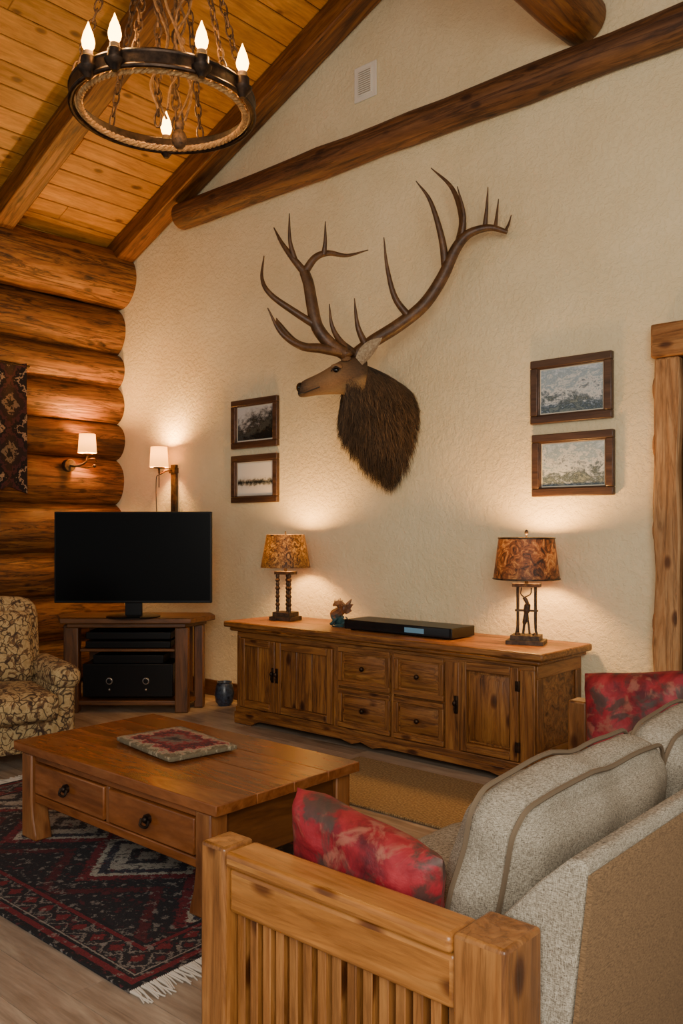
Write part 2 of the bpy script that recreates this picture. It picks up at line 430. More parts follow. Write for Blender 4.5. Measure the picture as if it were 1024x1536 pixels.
door(sx(-5.0),sx(-4.615),.135,.665,'door_left',2);door(sx(-4.605),sx(-4.035),.135,.665,'door_mid',3)
door(sx(-2.98),sx(-2.565),.135,.69,'door_right')
def drawer(x0,x1,z0,z1,name):
    b=B().m(W_sbx);f=.035
    b.box(x0,x1,-.012,.01,z0,z1);b.box(x0,x1,-.026,-.01,z0,z0+f);b.box(x0,x1,-.026,-.01,z1-f,z1);b.m(W_sbz).box(x0,x0+f,-.026,-.01,z0+f,z1-f);b.box(x1-f,x1,-.026,-.01,z0+f,z1-f)
    b.m(W_sbx).loft([[(x0+f+.01,-.011,z0+f+.01),(x1-f-.01,-.011,z0+f+.01),(x1-f-.01,-.011,z1-f-.01),(x0+f+.01,-.011,z1-f-.01)],
                [(x0+f+.035,-.022,z0+f+.03),(x1-f-.035,-.022,z0+f+.03),(x1-f-.035,-.022,z1-f-.03),(x0+f+.035,-.022,z1-f-.03)]])
    c=(x0+x1)/2;zc=(z0+z1)/2
    b.m(M_iron).ell((c,-.04,zc),(.017,.016,.017));b.tube([(c,-.035,zc),(c,-.018,zc)],.008,8)
    b.out(name,e,bevel=.003)
drawer(sx(-3.98),sx(-3.525),.42,.69,'drawer_1');drawer(sx(-3.98),sx(-3.525),.135,.405,'drawer_2')
drawer(sx(-3.49),sx(-3.095),.42,.69,'drawer_3');drawer(sx(-3.49),sx(-3.095),.135,.405,'drawer_4')
b=B().m(M_iron)
for x in (sx(-4.63),sx(-4.585),sx(-3.0)):
    b.box(x-.012,x+.012,-.03,-.018,.36,.47);b.ell((x,-.04,.425),(.013,.015,.02));b.tube([(x,-.04,.43),(x,-.045,.39),(x,-.035,.365)],.006,6)
for z in (.22,.58):
    for x in (sx(-2.575),): b.box(x-.008,x+.02,-.028,-.012,z-.03,z+.03)
b.out('hardware',e,bevel=.002)
b=B().m(W_sby)
b.box(X1,X1+.012,0,.56,.13,.2);b.box(X1,X1+.012,0,.56,.63,.71)
b.m(W_sbz).box(X1,X1+.012,0.0,.07,.2,.63).box(X1,X1+.012,.49,.56,.2,.63)
b.out('side_panel',e,bevel=.004)

# ------------------------------------------------------------ table lamps
e=empty('table_lamp',(-4.82,4.80,.79),math.radians(12))
b=B().m(M_iron2)
b.box(-.10,.10,-.085,.085,0,.03);b.box(-.08,.08,-.068,.068,.03,.065)
for (x,y) in ((-.055,-.03),(0,.03),(.055,-.03)):
    prof=[(.016,.06)]
    for k in range(9):
        z=.075+k*.032;prof+=[(.011,z),(.02 if k%2 else .016,z+.016)]
    prof+=[(.011,.37)];b.lathe(prof,(x,y,0),12)
b.box(-.075,.075,-.05,.05,.36,.385);b.lathe([(.012,.385),(.012,.46),(.02,.46),(.02,.48)],(0,0,0),12)
b.tube([(0,0,.665),(0,0,.70)],.006,8)
for a in (0,2.09,4.19): b.tube([(0,0,.665),(.155*math.cos(a),.155*math.sin(a),.672)],.003,6)
b.out('base',e,bevel=.004)
B().m(M_sh1).lathe([(.197,.415),(.15,.675)],(0,0,0),40,caps=False).out('shade',e)
B().m(M_bulb).ell((0,0,.51),(.025,.025,.035)).out('bulb',e)
plight('lamp_light',e,(0,0,.59),58,WARM,.06)
e=empty('table_lamp',(-2.69,4.80,.79),math.radians(20))
b=B().m(M_iron2)
b.box(-.115,.115,-.09,.09,0,.025);b.box(-.09,.09,-.07,.07,.025,.055)
for x in (-.055,.055):
    b.tube(smoothpath([(x*1.2,0,.05),(x,0,.12),(x,.0,.34),(x*.9,0,.37)]),.008,8);b.tube([(x,.03,.05),(x,.03,.36)],.006,8)
    b.ell((x,0,.05),(.02,.02,.02))
b.box(-.085,.085,-.03,.045,.355,.375);b.box(-.07,.07,-.01,.02,.2,.212)
b.tube(smoothpath([(-.02,0,.06),(-.012,0,.13),(0,0,.2),(.005,0,.25),(-.015,0,.29)]),[.008]*6+[.014]*6+[.02]*6+[.012]*7,8)
b.tube([(.02,0,.06),(.01,0,.14),(.005,0,.2)],.007,6);b.tube(smoothpath([(-.015,0,.29),(-.035,0,.31),(-.03,0,.35)]),.004,6);b.tube(smoothpath([(-.01,0,.29),(.025,0,.31),(.03,0,.35)]),.004,6)
b.lathe([(.012,.37),(.012,.45),(.02,.45),(.02,.47)],(0,0,0),12);b.tube([(0,0,.655),(0,0,.68)],.005,8);b.ell((0,0,.695),(.012,.012,.018))
for a in (0,2.09,4.19): b.tube([(0,0,.655),(.173*math.cos(a),.173*math.sin(a),.652)],.003,6)
b.out('base',e,bevel=.003)
b=B().m(M_sh2).lathe([(.205,.405),(.172,.66)],(0,0,0),40,caps=False);b.out('shade',e)
b=B().m(M_iron2)
for r,z in ((.206,.406),(.173,.659)): b.tube([(r*math.cos(k*math.pi/18),r*math.sin(k*math.pi/18),z) for k in range(36)],.005,6,close=True)
b.out('shade_trim',e)
B().m(M_bulb).ell((0,0,.50),(.025,.025,.035)).out('bulb',e)
plight('lamp_light',e,(0,0,.58),58,WARM,.06)
# figurine : curled little dragon-like ornament
t=MT('figurine_glaze',.35);g=t.noise(t.obj(),28,3);x,y,z=t.sep(t.obj())[:3]
h=t.math('ADD',t.math('MULTIPLY',z,4),t.math('MULTIPLY',g,.6));t.col(t.ramp(h,[(.3,'1c3438'),(.55,'3f6468'),(.7,'8a5a3c'),(.9,'5a3a28'),(1,'a87c58')]));M_fig=t.m
e=empty('dragon_figurine',(-4.2,4.74,.79))
b=B().m(M_fig);b.lathe([(.055,0),(.058,.012),(.045,.022)],(0,0,0),16)
P=smoothpath([(.035,0,.03),(-.02,.01,.045),(-.045,0,.085),(0,0,.11),(.03,0,.135),(.0,0,.165),(-.035,0,.165),(-.06,0,.15)])
b.tube(P,[.03+.012*math.sin(k/len(P)*3.1)-.026*(k/len(P))**2 for k in range(len(P))],9)
for k in range(9):
    p=P[6+k*3];b.tube([p,p+Vector((.012,0,.045))],[.010,.001],6)
for s in (-1,1):
    rr=[(.02,s*.015,.11),(.03,s*.04,.17),(.07,s*.055,.205),(.06,s*.045,.165),(.085,s*.05,.165),(.065,s*.04,.13),(.08,s*.04,.115),(.04,s*.025,.09)]
    A=[b.bm.verts.new(p) for p in rr];A2=[b.bm.verts.new((p[0]+.004,p[1]+.006*s,p[2])) for p in rr]
    for i in range(1,7): b.face([A[0],A[i],A[i+1]]);b.face([A2[0],A2[i],A2[i+1]])
    b.tube([(-.035,s*.012,.17),(-.02,s*.025,.205)],[.007,.001],6);b.tube([(0,s*.03,.07),(-.03,s*.04,.03),(-.05,s*.04,.018)],[.018,.012,.012],8)
b.tube(smoothpath([(.03,0,.03),(.06,-.02,.03),(.075,0,.06),(.06,0,.075)]),[.014]*6+[.01]*6+[.005]*7,8)
b.out('figure',e)
# cable box
e=empty('cable_box',(-3.58,4.74,.79))
b=B().m(M_black).box(-.46,.46,-.13,.14,.008,.075)
for x in (-.4,.4):
    for y in (-.1,.1): b.lathe([(.018,0),(.018,.01)],(x,y,0),12)
b.out('case',e,bevel=.008)
B().m(emis('display_blue','5d8298',.25)).box(.08,.24,-.133,-.129,.025,.058).out('display',e,smooth=False)
B().m(plain('gloss_strip','15161a',.1)).box(-.44,.44,-.1315,-.129,.014,.07).out('front_panel',e,smooth=False)

# ------------------------------------------------------------ TV + stand
ctr=Fv*7.12+Rv*(-1.722)
e=empty('television',(ctr.x,ctr.y,.782),YAW)
b=B().m(M_black)
b.box(-.65,.65,-.02,.03,.115,.87);b.box(-.45,.45,.03,.06,.2,.75)
b.out('bezel',e,bevel=.006)
B().m(M_screen).box(-.638,.638,-.0225,-.019,.135,.86).out('screen',e,smooth=False)
b=B().m(M_black);b.box(-.07,.07,0,.03,.012,.2);b.lathe([(.22,0),(.22,.008),(.2,.014)],(0,0,0),32)
b.out('foot',e,bevel=.003)
e2c=Fv*7.2+Rv*(-1.745)
e=empty('tv_stand',(e2c.x,e2c.y,0),YAW)
b=B().m(W_dk);b.prism([(-.55,-.2),(.52,-.2),(.67,.12),(.6,.33),(-.55,.33),(-.66,.1)],.735,.78,'xy');b.prism([(-.5,-.17),(.47,-.17),(.6,.12),(.5,.3),(-.5,.3),(-.6,.1)],.70,.735,'xy')
b.prism([(-.45,-.15),(.42,-.15),(.55,.12),(.5,.28),(-.45,.28),(-.52,.1)],.06,.1,'xy');b.prism([(-.4,-.15),(.38,-.15),(.42,.28),(-.4,.28)],.50,.525,'xy')
b.out('shelves',e,bevel=.008)
b=B().m(W_dkz)
b.box(-.52,-.41,-.16,-.07,.002,.70);b.box(.38,.49,-.16,-.07,.002,.70);b.box(.5,.58,.05,.15,.002,.70);b.box(-.6,-.52,.05,.15,.002,.70);b.box(-.45,.45,.28,.3,.06,.7)
b.out('posts',e,bevel=.008)
b=B().m(M_black);b.box(-.36,.34,-.12,.2,.60,.66);b.box(-.36,.34,-.13,.2,.528,.585);b.out('media_players',e,bevel=.006)
b=B().m(M_black);b.box(-.38,.36,-.14,.2,.13,.40);b.box(-.3,.28,-.12,.15,.40,.47);b.m(plain('chrome_knob','a8a8a8',.25,.9))
for x in (-.16,.14):
    b.tube([(x,-.15,.26),(x,-.138,.26)],.03,16);b.m(M_black).tube([(x,-.156,.26),(x,-.145,.26)],.02,16);b.m(b.mats[1])
    b.tube([(x,-.15,.19),(x,-.138,.19)],.01,10)
b.out('stereo_case',e,bevel=.01)
e=B().m(plain('patterned_vase','10131c',.3,0,40,'3c4a60')).lathe([(.05,.0),(.075,.03),(.085,.1),(.07,.17),(.06,.19),(.066,.2),(.056,.2),(.05,.18)],(-5.62,4.86,.002),20);e.out('floor_vase')

# ------------------------------------------------------------ sconces
e=empty('wall_sconce',(-6.60,5.098,0))
b=B().m(M_iron2);b.box(-.035,.035,-.03,0,1.6,2.12)
b.tube(smoothpath([(0,-.02,2.07),(-.02,-.1,2.06),(-.03,-.16,2.03),(-.03,-.17,2.08)]),.011,8);b.lathe([(.05,0),(.055,.01),(.02,.02)],(-.03,-.17,2.08),16)
b.box(-.045,.045,-.045,0,2.04,2.09);b.tube([(-.03,-.17,2.06),(-.03,-.17,1.9)],.005,6);b.tube(smoothpath([(-.03,-.17,2.02),(-.1,-.15,1.98),(-.11,-.14,1.7),(-.1,-.13,1.5)]),.004,6)
b.out('bracket',e,bevel=.003)
B().m(M_shw).lathe([(.088,2.09),(.076,2.28)],(-.03,-.17,0),28,caps=False).out('shade',e)
B().m(M_bulb).ell((-.03,-.17,2.15),(.022,.022,.03)).out('bulb',e)
plight('sconce_light',e,(-.03,-.17,2.225),75)
e=empty('wall_sconce',(-7.42,4.46,2.12))
b=B().m(M_iron2);b.tube([(-.03,0,0),(.03,0,0)],.06,18);b.tube(smoothpath([(.02,0,0),(.09,.02,-.01),(.13,.1,.03),(.13,.12,.1)]),.011,8)
b.tube(smoothpath([(.09,.02,-.01),(.12,.12,-.02),(.13,.2,.0)]),.007,8);b.ell((.13,.2,.0),(.018,.018,.018))
b.lathe([(.045,0),(.05,.012),(.02,.02)],(.13,.12,.1),16);b.tube(smoothpath([(.13,.12,.06),(.14,.19,.07),(.13,.22,.04)]),.006,6)
b.out('bracket',e,bevel=.003)
B().m(M_shw).lathe([(.088,.12),(.076,.30)],(.13,.12,0),28,caps=False).out('shade',e)
B().m(M_bulb).ell((.13,.12,.18),(.022,.022,.03)).out('bulb',e)
plight('sconce_light',e,(.13,.12,.245),75)

# ------------------------------------------------------------ rug etc
HX,HY=1.24,.74
t=MT('persian_rug_wool',.97);x,y,z=t.sep(t.obj())[:3]
n0=t.noise(t.obj(),60,3,.7);nn=t.math('MULTIPLY',t.math('SUBTRACT',n0,.5),.09)
ax=t.math('ABSOLUTE',x);ay=t.math('ABSOLUTE',y)
ed=t.math('MINIMUM',t.math('SUBTRACT',HX,ax),t.math('SUBTRACT',HY,ay));edn=t.math('ADD',ed,t.math('MULTIPLY',nn,.12))
px=t.math('PINGPONG',x,.06);py=t.math('PINGPONG',y,.06);orn=t.math('ADD',t.math('ADD',px,py),t.math('MULTIPLY',nn,.8))
bord=t.ramp(t.math('MULTIPLY',orn,9),[(0,'6d1c22'),(.3,'1e1a1e'),(.6,'7a7068'),(.7,'231f24'),(.9,'5c1a20')],'CONSTANT')
fx=t.math('PINGPONG',t.math('ADD',x,.33),.33);dm=t.math('ADD',t.math('ADD',t.math('MULTIPLY',fx,1.0),ay),nn)
field=t.ramp(t.math('MULTIPLY',dm,1.25),[(0,'8c8378'),(.08,'2a262b'),(.16,'a09789'),(.27,'33303a'),(.34,'a8a090'),(.39,'6a1a22'),(.47,'1d1a1f'),(.62,'4d161c'),(.7,'1f1b20')],'CONSTANT')
n3=t.noise(t.obj(),35,3,.7);field=t.mix(t.ramp(n3,[(.54,(0,0,0,1)),(.6,(.8,.8,.8,1))]),field,'1b181d')
n5=t.noise(t.obj(),26,4,.7);
c=t.mix(t.ramp(ed,[(.22,(0,0,0,1)),(.225,(1,1,1,1))],'CONSTANT'),bord,field)
strip=t.ramp(t.math('MULTIPLY',edn,3),[(0,'141216'),(.08,'6b1a22'),(.16,'17151a'),(.2,'8a8076'),(.22,'17151a'),(.56,'6b1a22'),(.62,'17151a')],'CONSTANT')
inb=t.ramp(edn,[(0,(1,1,1,1)),(.075,(0,0,0,1)),(.18,(1,1,1,1)),(.225,(0,0,0,1))],'CONSTANT')
c=t.mix(inb,c,strip);c=t.mix(t.ramp(n5,[(.57,(0,0,0,1)),(.62,(.7,.7,.7,1))]),c,'8a8078');c=t.mix(t.ramp(n5,[(.36,(.8,.8,.8,1)),(.4,(0,0,0,1))]),c,'5a1e26')
c=t.mix(.5,c,t.ramp(t.noise(t.obj(),170,2),[(.35,(.3,.3,.3,1)),(.65,(1,1,1,1))]),'MULTIPLY')
t.col(c).bump(n0,.6,.006);M_rug=t.m
M_fr=plain('rug_fringe','c4baac',.95)
e=empty('area_rug',(-3.59,2.37,.001))
B().m(M_rug).box(-HX,HX,-HY,HY,0,.010).out('pile',e,bevel=.003)
b=B().m(M_fr)
for sgn in (1,-1):
    k=-HY+.004
    while k<HY:
        L=.07+random.random()*.04;w=random.uniform(-.025,.025)
        b.tube([(sgn*(HX-.01),k,.006),(sgn*(HX+L*.5),k+w*.4,.006),(sgn*(HX+L),k+w,.004)],[.004,.004,.0025],5);k+=.007
b.out('fringe',e)
t=MT('jute',.95);w1=t.n('ShaderNodeTexWave',Vector=t.obj(),Scale=22.0,Distortion=1.5,Detail=2.0).outputs[1];w2=t.noise(t.obj(),70,3)
t.col(t.mix(.5,t.ramp(w1,[(.2,'6d5434'),(.8,'a68a5c')]),t.ramp(w2,[(.35,'5e4629'),(.65,'b49a6c')]))).bump(w1,.6,.006)
b=B().m(t.m);b.box(-3.65,-2.2,3.55,4.32,.002,.014);b.out('jute_mat',bevel=.004)

# ------------------------------------------------------------ COFFEE TABLE
e=empty('coffee_table',(-3.235,2.515,.012))
b=B().m(W_ct)
ex=.76;ey=.415
for k in range(4):
    y0=-ey+k*.2075;b.box(-ex+.0,ex,y0,y0+.2073,.412,.456)
b.out('top',e,bevel=.004)
b=B().m(W_ctz)
def leg(x,y,sx):
    w=.045;rings=[]
    for z,fl in ((.0,.04),(.03,.034),(.1,.012),(.18,0),(.41,0)):
        x0,x1=x-w,x+w;y0,y1=y-w,y+w
        if sx>0:x0-=fl
        else:x1+=fl
        rings.append([(x0,y0,z),(x1,y0,z),(x1,y1,z),(x0,y1,z)])
    b.loft(rings)
for sx_ in (-1,1):
    for sy_ in (-1,1): leg(sx_*(.655 if sx_<0 else .668),sy_*.36,sx_)
b.out('legs',e,bevel=.008)
b=B().m(W_ct);b.box(-.61,.62,-.385,-.35,.375,.41);b.box(-.61,.62,-.385,-.35,.175,.215);b.box(-.61,.62,-.38,.38,.2,.215);b.box(-.61,.62,.35,.385,.175,.41)
b.m(W_ctz).box(-.012,.012,-.384,-.35,.215,.375)
b.m(W_cty).box(.65,.69,-.315,.315,.175,.41);b.box(-.675,-.64,-.31,.31,.175,.41);b.out('apron',e,bevel=.005)
b=B().m(W_ct)
for x0,x1 in ((-.6,-.018),(.018,.6)): b.box(x0,x1,-.392,-.355,.222,.369)
b.out('drawers',e,bevel=.006)
b=B().m(M_iron)
for x in (-.31,.31):
    b.tube([(x,-.392,.305),(x,-.408,.305)],.02,14);b.tube(smoothpath([(x-.025,-.41,.305),(x-.02,-.42,.28),(x+.02,-.42,.28),(x+.025,-.41,.305)]),.006,8);b.ell((x,-.412,.305),(.014,.012,.014))
b.out('pulls',e)
t=MT('woven_placemat',.9);x,y,z=t.sep(t.obj())[:3]
d=t.math('MAXIMUM',t.math('DIVIDE',t.math('ABSOLUTE',x),.26),t.math('DIVIDE',t.math('ABSOLUTE',y),.18));g=t.math('ADD',d,t.math('MULTIPLY',t.math('SUBTRACT',t.noise(t.obj(),26,4,.7),.5),1.1))
t.col(t.ramp(g,[(0,'2a2426'),(.3,'7a685a'),(.42,'8b2228'),(.6,'30282a'),(.7,'9b3034'),(.82,'b0a284'),(.95,'6c6048')])).bump(t.noise(t.obj(),90,2),.8,.008)
b=B().m(t.m);b.soft((.26,.18,.013),.01,(0,0,.004));o=b.out('woven_placemat',loc=(-3.30,2.55,.4865));o.rotation_euler=(0,0,math.radians(-8))

# ------------------------------------------------------------ SOFA
e=empty('sofa',(0,0,0))
b=B().m(W_sfz)
b.box(-1.78,-1.685,1.455,1.56,.002,.682);b.box(-.985,-.86,1.455,1.60,.002,.685)
b.box(-1.88,-1.785,3.74,3.845,.002,.70);b.box(-.985,-.86,3.70,3.845,.002,.69)
b.out('posts',e,bevel=.01,seg=3)
b=B().m(W_sfx)
b.box(-1.684,-.986,1.452,1.565,.635,.676);b.box(-1.684,-.986,1.468,1.535,.515,.632);b.box(-1.684,-.986,1.48,1.53,.10,.17)
b.box(-1.784,-.986,3.735,3.848,.645,.69);b.box(-1.784,-.986,3.76,3.83,.515,.632);b.box(-1.784,-.986,3.77,3.82,.10,.17)
b.out('arm_rails',e,bevel=.014,seg=3)
b=B().m(W_sfz)
for k in range(15):
    x=-1.672+k*.0468;b.box(x,x+.028,1.49,1.52,.17,.515);b.box(x-.05,x-.022,3.78,3.81,.17,.515)
b.out('arm_slats',e,bevel=.003)
b=B().m(W_sfy);b.box(-1.755,-1.71,1.56,3.74,.14,.27);b.box(-.96,-.9,1.6,3.7,.14,.27);b.out('seat_rails',e,bevel=.008)
b=B().m(M_fab)
T=Matrix.Translation
for y0,y1 in ((1.575,2.66),(2.67,3.73)):
    b.soft(((1.76-.98)/2,(y1-y0)/2,.105),.05,(0.01,0,.02),T(((-1.76-.98)/2,(y0+y1)/2,.355)))
b.out('seat_cushions',e)
b=B().m(M_fab);rings=[]
for k in range(15):
    y=1.615+k*(3.69-1.615)/14
    rings.append([Vector(p) for p in ((-1.00,y,.14),(-.84,y,.14),(-.805,y,.5),(-.765,y,.80),(-.775,y,.835),(-.81,y,.83),(-.88,y,.765),(-.975,y,.66),(-1.01,y,.55))])
b.loft(rings)
b.out('back',e,bevel=.012,seg=3)
b=B().m(M_back).prism([(-.838,.14),(-.828,.14),(-.755,.79),(-.765,.81)],1.612,3.693);b.out('back_panel',e)
def backcush(yc,hw,name,x=-1.12,z=.64,tilt=13,h=.215):
    M=T((x,yc,z))@Matrix.Rotation(math.radians(tilt),4,'Y')
    b=B().m(M_fab).soft((.105,hw,h),.09,(.06,0.015,.035),M,18,.035)
    b.m(M_pipe)
    for sx_ in (-.06,.06):
        pts=[];r=.075
        for (cy,cz,a0) in ((hw-r,h-r,0),(-hw+r,h-r,90),(-hw+r,-h+r,180),(hw-r,-h+r,270)):
            for q in range(7):
                a=math.radians(a0+q*15)
                pts.append(Vector((sx_,cy+r*math.cos(a),cz+r*math.sin(a))))
        D=[]
        for i in range(len(pts)):
            a_,b_=pts[i],pts[(i+1)%len(pts)];n_=max(1,int((b_-a_).length/.05))
            for k in range(n_):
                p=a_.lerp(b_,k/n_);u=min(1,abs(p.y)/hw);w=p.z/h
                if abs(w)>.9:p.z+=.035*(1 if w>0 else -1)*(1-u*u)*(1-(sx_/.105)**2)
                p+=p.normalized()*.035*noise.noise(p*5+Vector((.105,hw,h)))
                D.append(M@p)
        b.tube(D,.007,6,close=True)
    b.out(name,e)
backcush(2.22,.46,'back_cushion_1');backcush(3.17,.47,'back_cushion_2')
# throw pillows : one against the near arm, one against the far arm
M=T((-1.40,1.675,.63))@Matrix.Rotation(math.radians(9),4,'Y')@Matrix.Rotation(math.radians(100),4,'X')
b=B().m(M_red).pillow(.25,.155,.075,M);b.out('throw_pillow')
M=T((-1.47,3.575,.70))@Matrix.Rotation(math.radians(6),4,'Z')@Matrix.Rotation(math.radians(-7),4,'Y')@Matrix.Rotation(math.radians(76),4,'X')
b=B().m(M_red).pillow(.24,.205,.08,M);b.out('throw_pillow')

# ------------------------------------------------------------ ARMCHAIR (local -Y is front)
e=empty('armchair',(-5.38,2.70,.0),math.radians(75))
b=B().m(M_flor)
b.soft((.36,.36,.12),.04,(0,0,0),T((0,0,.22)))
b.out('base',e)
b=B().m(M_flor).soft((.30,.37,.085),.05,(0,.02,.03),T((0,-.08,.39)));b.out('seat_cushion',e)
b=B().m(M_flor)
for s in (-1,1):
    b.soft((.075,.36,.22),.07,(0,0,0),T((s*.36,.02,.32)))
    b.soft((.095,.37,.08),.075,(0,0,0),T((s*.37,.0,.555)))
b.out('arms',e)
b=B().m(M_flor).soft((.36,.11,.36),.1,(0,.02,.03),T((0,.34,.66))@Matrix.Rotation(math.radians(-10),4,'X'));b.soft((.29,.09,.25),.08,(0,.05,0),T((0,.22,.70))@Matrix.Rotation(math.radians(-10),4,'X'));b.out('back',e)
b=B().m(W_dkz)
for x in (-.3,.3):
    for y in (-.3,.32): b.lathe([(.022,.002),(.035,.12)],(x,y,0),12)
b.out('feet',e)

# ------------------------------------------------------------ CHANDELIER
e=empty('chandelier',(-3.18,2.39,3.42),YAW)
R0=.40
circ=lambda r,z,n=64:[(r*math.cos(2*math.pi*k/n),r*math.sin(2*math.pi*k/n),z) for k in range(n)]
b=B().m(M_iron)
n=64;rings=[]
for k in range(n):
    a=2*math.pi*k/n;c,s=math.cos(a),math.sin(a)
    rings.append([(r*c,r*s,z) for r,z in ((R0-.012,-.028),(R0+.012,-.028),(R0+.012,.028),(R0-.012,.028))])
b.loft(rings,close=True)
b.tube(circ(R0+.006,-.03),.011,8,close=True);b.tube(circ(R0+.006,.03),.010,8,close=True)
b.out('ring',e)
b=B().m(M_rope)
for ph in (0,2.1,4.2):
    b.tube([((R0-.035+.008*math.cos(k*.9+ph))*math.cos(2*math.pi*k/200),(R0-.035+.008*math.cos(k*.9+ph))*math.sin(2*math.pi*k/200),-.03+.008*math.sin(k*.9+ph)) for k in range(200)],.008,5,close=True)
b.out('rope_ring',e)
angs=[100,-26,-57,235,254]   # degrees in local frame (90 = far side)
bi=B().m(M_iron);bc=B().m(M_cream);bf=B().m(M_flame)
for a in angs:
    a=math.radians(a);c=Vector(((R0+.02)*math.cos(a),(R0+.02)*math.sin(a),-.02))
    bi.lathe([(.012,-.035),(.026,-.015),(.038,-.003),(.043,.008),(.028,.013),(.03,.02),(.03,.05),(.026,.055)],c,16)
    bc.lathe([(.021,.05),(.021,.075)],c,14)
    bf.lathe([(.012,.075),(.024,.095),(.028,.115),(.02,.15),(.008,.18),(.001,.2)],c,14)
    plight('candle_light',e,c+Vector((0,0,.13)),50,(1,.54,.17),.03)
bi.out('candle_cups',e);bc.out('candle_sleeves',e);bf.out('flame_bulbs',e)
def chain(b,p0,p1,sz=.035,th=.005):
    p0,p1=Vector(p0),Vector(p1);d=p1-p0;n=int(d.length/(sz*1.45));t=d.normalized();q=t.to_track_quat('Z','Y')
    for k in range(n):
        M=T(p0+d*(k+.5)/n)@q.to_matrix().to_4x4()@Matrix.Rotation(math.pi/2*(k%2)+random.uniform(-.3,.3),4,'Z')
        b.tube([M@Vector((sz*.45*math.cos(a),0,sz*math.sin(a))) for a in [2*math.pi*i/10 for i in range(10)]],th,5,close=True)
b=B().m(M_rust)
hub=Vector((.03,0,1.3))
for a in (20,75,140,200,265,320):
    a=math.radians(a);chain(b,(R0*math.cos(a),R0*math.sin(a),.03),hub+Vector((.03*math.cos(a),.03*math.sin(a),0)),.034,.005)
chain(b,hub,(0.0,0,2.62),.05,.009)
for (x,y) in ((.05,.02),(-.02,-.03)): chain(b,(x,y,-.1),(x,y,1.3),.034,.006)
b.tube([(.03,0,1.25),(.03,0,1.35)],.06,12)
b.ell((.07,.0,-.15),(.035,.035,.045));b.ell((.07,.0,-.09),(.022,.022,.03))
b.out('chains',e)
b=B().m(M_twine)
for ph in range(6):
    x0=.03+.06*math.cos(ph*1.3);y0=.06*math.sin(ph*1.3)
    b.tube(smoothpath([(x0*1.0+.035*math.sin(k*1.7+ph),y0+.035*math.cos(k*1.3+ph),-.05+k*.12) for k in range(12)],3),.006,5)
for k in range(6): b.ell((.03+.06*math.sin(k*2.1),.05*math.cos(k*1.7),.1+k*.19),(.018,.018,.02))
b.out('twine',e)

# ------------------------------------------------------------ ELK MOUNT
e=empty('elk_head_mount',(0,0,0))
H=Vector((-3.87,4.516,2.65))
t=MT('mane_fur',.85);rnd=t.n('ShaderNodeNewGeometry').outputs['Random Per Island'];x,y,z=t.sep(t.obj())[:3]
c=t.ramp(rnd,[(0,'22160e'),(.5,'40301f'),(.85,'5c4630'),(1,'826648')]);c=t.mix(t.ramp(t.math('MULTIPLY',t.math('SUBTRACT',z,1.8),1.0),[(.6,(0,0,0,1)),(.85,(.4,.4,.4,1))]),c,'70543a');t.col(c);M_mane=t.m
M_maneb=plain('mane_base','261910',.95)
def ring(c,d,w,hu,hd,n=28,nar=.42):
    c=Vector(c);d=Vector(d).normalized();r=-(d.cross(Z)).normalized();u=r.cross(d)*1
    if u.z<0:u=-u
    o=[]
    for k in range(n):
        a=2*math.pi*k/n;s=math.sin(a);o.append(c+r*math.cos(a)*w*(1-nar*max(0,-s)**1.5)+u*s*(hu if s>0 else hd))
    return o
NR=[ring((-4.0,5.095,2.33),(0,-1,0),.26,.28,.44),ring((-3.995,4.97,2.36),(0,-1,.05),.28,.27,.42),ring((-3.99,4.84,2.42),(-.1,-1,.15),.28,.24,.37),
    ring((-3.985,4.73,2.47),(-.3,-.9,.25),.26,.205,.33),ring((-3.97,4.62,2.52),(-.5,-.8,.25),.22,.17,.27),ring((-3.96,4.53,2.555),(-.65,-.7,.1),.15,.13,.18)]
b=B().m(M_maneb).loft(NR);b.out('neck',e,sub=1)
b=B().m(M_mane)
def P_at(u,v):
    i=min(int(u),len(NR)-2);f=u-i;n=28;j=int(v)%n;g=v-int(v);k=(j+1)%n
    return (NR[i][j]*(1-g)+NR[i][k]*g)*(1-f)+(NR[i+1][j]*(1-g)+NR[i+1][k]*g)*f
for q in range(28000):
    u=random.uniform(.0,len(NR)-1.001);v=random.uniform(0,28)
    p=P_at(u,v);cz=P_at(u,0)*.5+P_at(u,14)*.5
    n=(p-cz);n.normalize()
    low=max(0,-n.z)
    cl=noise.noise(p*16)
    L=random.uniform(.035,.085)*(1+1.0*low)
    d=(Vector((random.uniform(-.35,.35)+cl*.7,.25+random.uniform(-.25,.25)+cl*.3,-1.0))+n*random.uniform(.3,.85));d-=n*min(0,d.dot(n));d.normalize()
    s=d.cross(n)
    if s.length<.01: continue
    s.normalize();w=random.uniform(.0012,.0028)
    prev=None;pos=p-n*.004;dd=d.copy()
    for k in range(4):
        ww=w*(1-k/3.2)
        if pos.y>5.09: pos.y=5.09
        cur=(b.bm.verts.new(pos-s*ww),b.bm.verts.new(pos+s*ww))
        if prev: b.face([prev[0],prev[1],cur[1],cur[0]])
        prev=cur;pos=pos+dd*L/3;dd=(dd+Vector((random.uniform(-.3,.3),random.uniform(-.2,.2),-.28))).normalized()
b.out('mane_fur',e,smooth=False)
t=MT('face_fur',.8);x,y,z=t.sep(t.obj())[:3]
n1=t.noise(t.map((8,30,30)),3,4);fx=t.math('ADD',x,t.math('MULTIPLY',t.math('SUBTRACT',n1,.5),.12))
c=t.ramp(t.math('MULTIPLY',t.math('ADD',fx,.4),2),[(0,'1a1310'),(.06,'44301f'),(.2,'7a5a3a'),(.5,'966f46'),(.78,'664a2e'),(1,'40301f')])
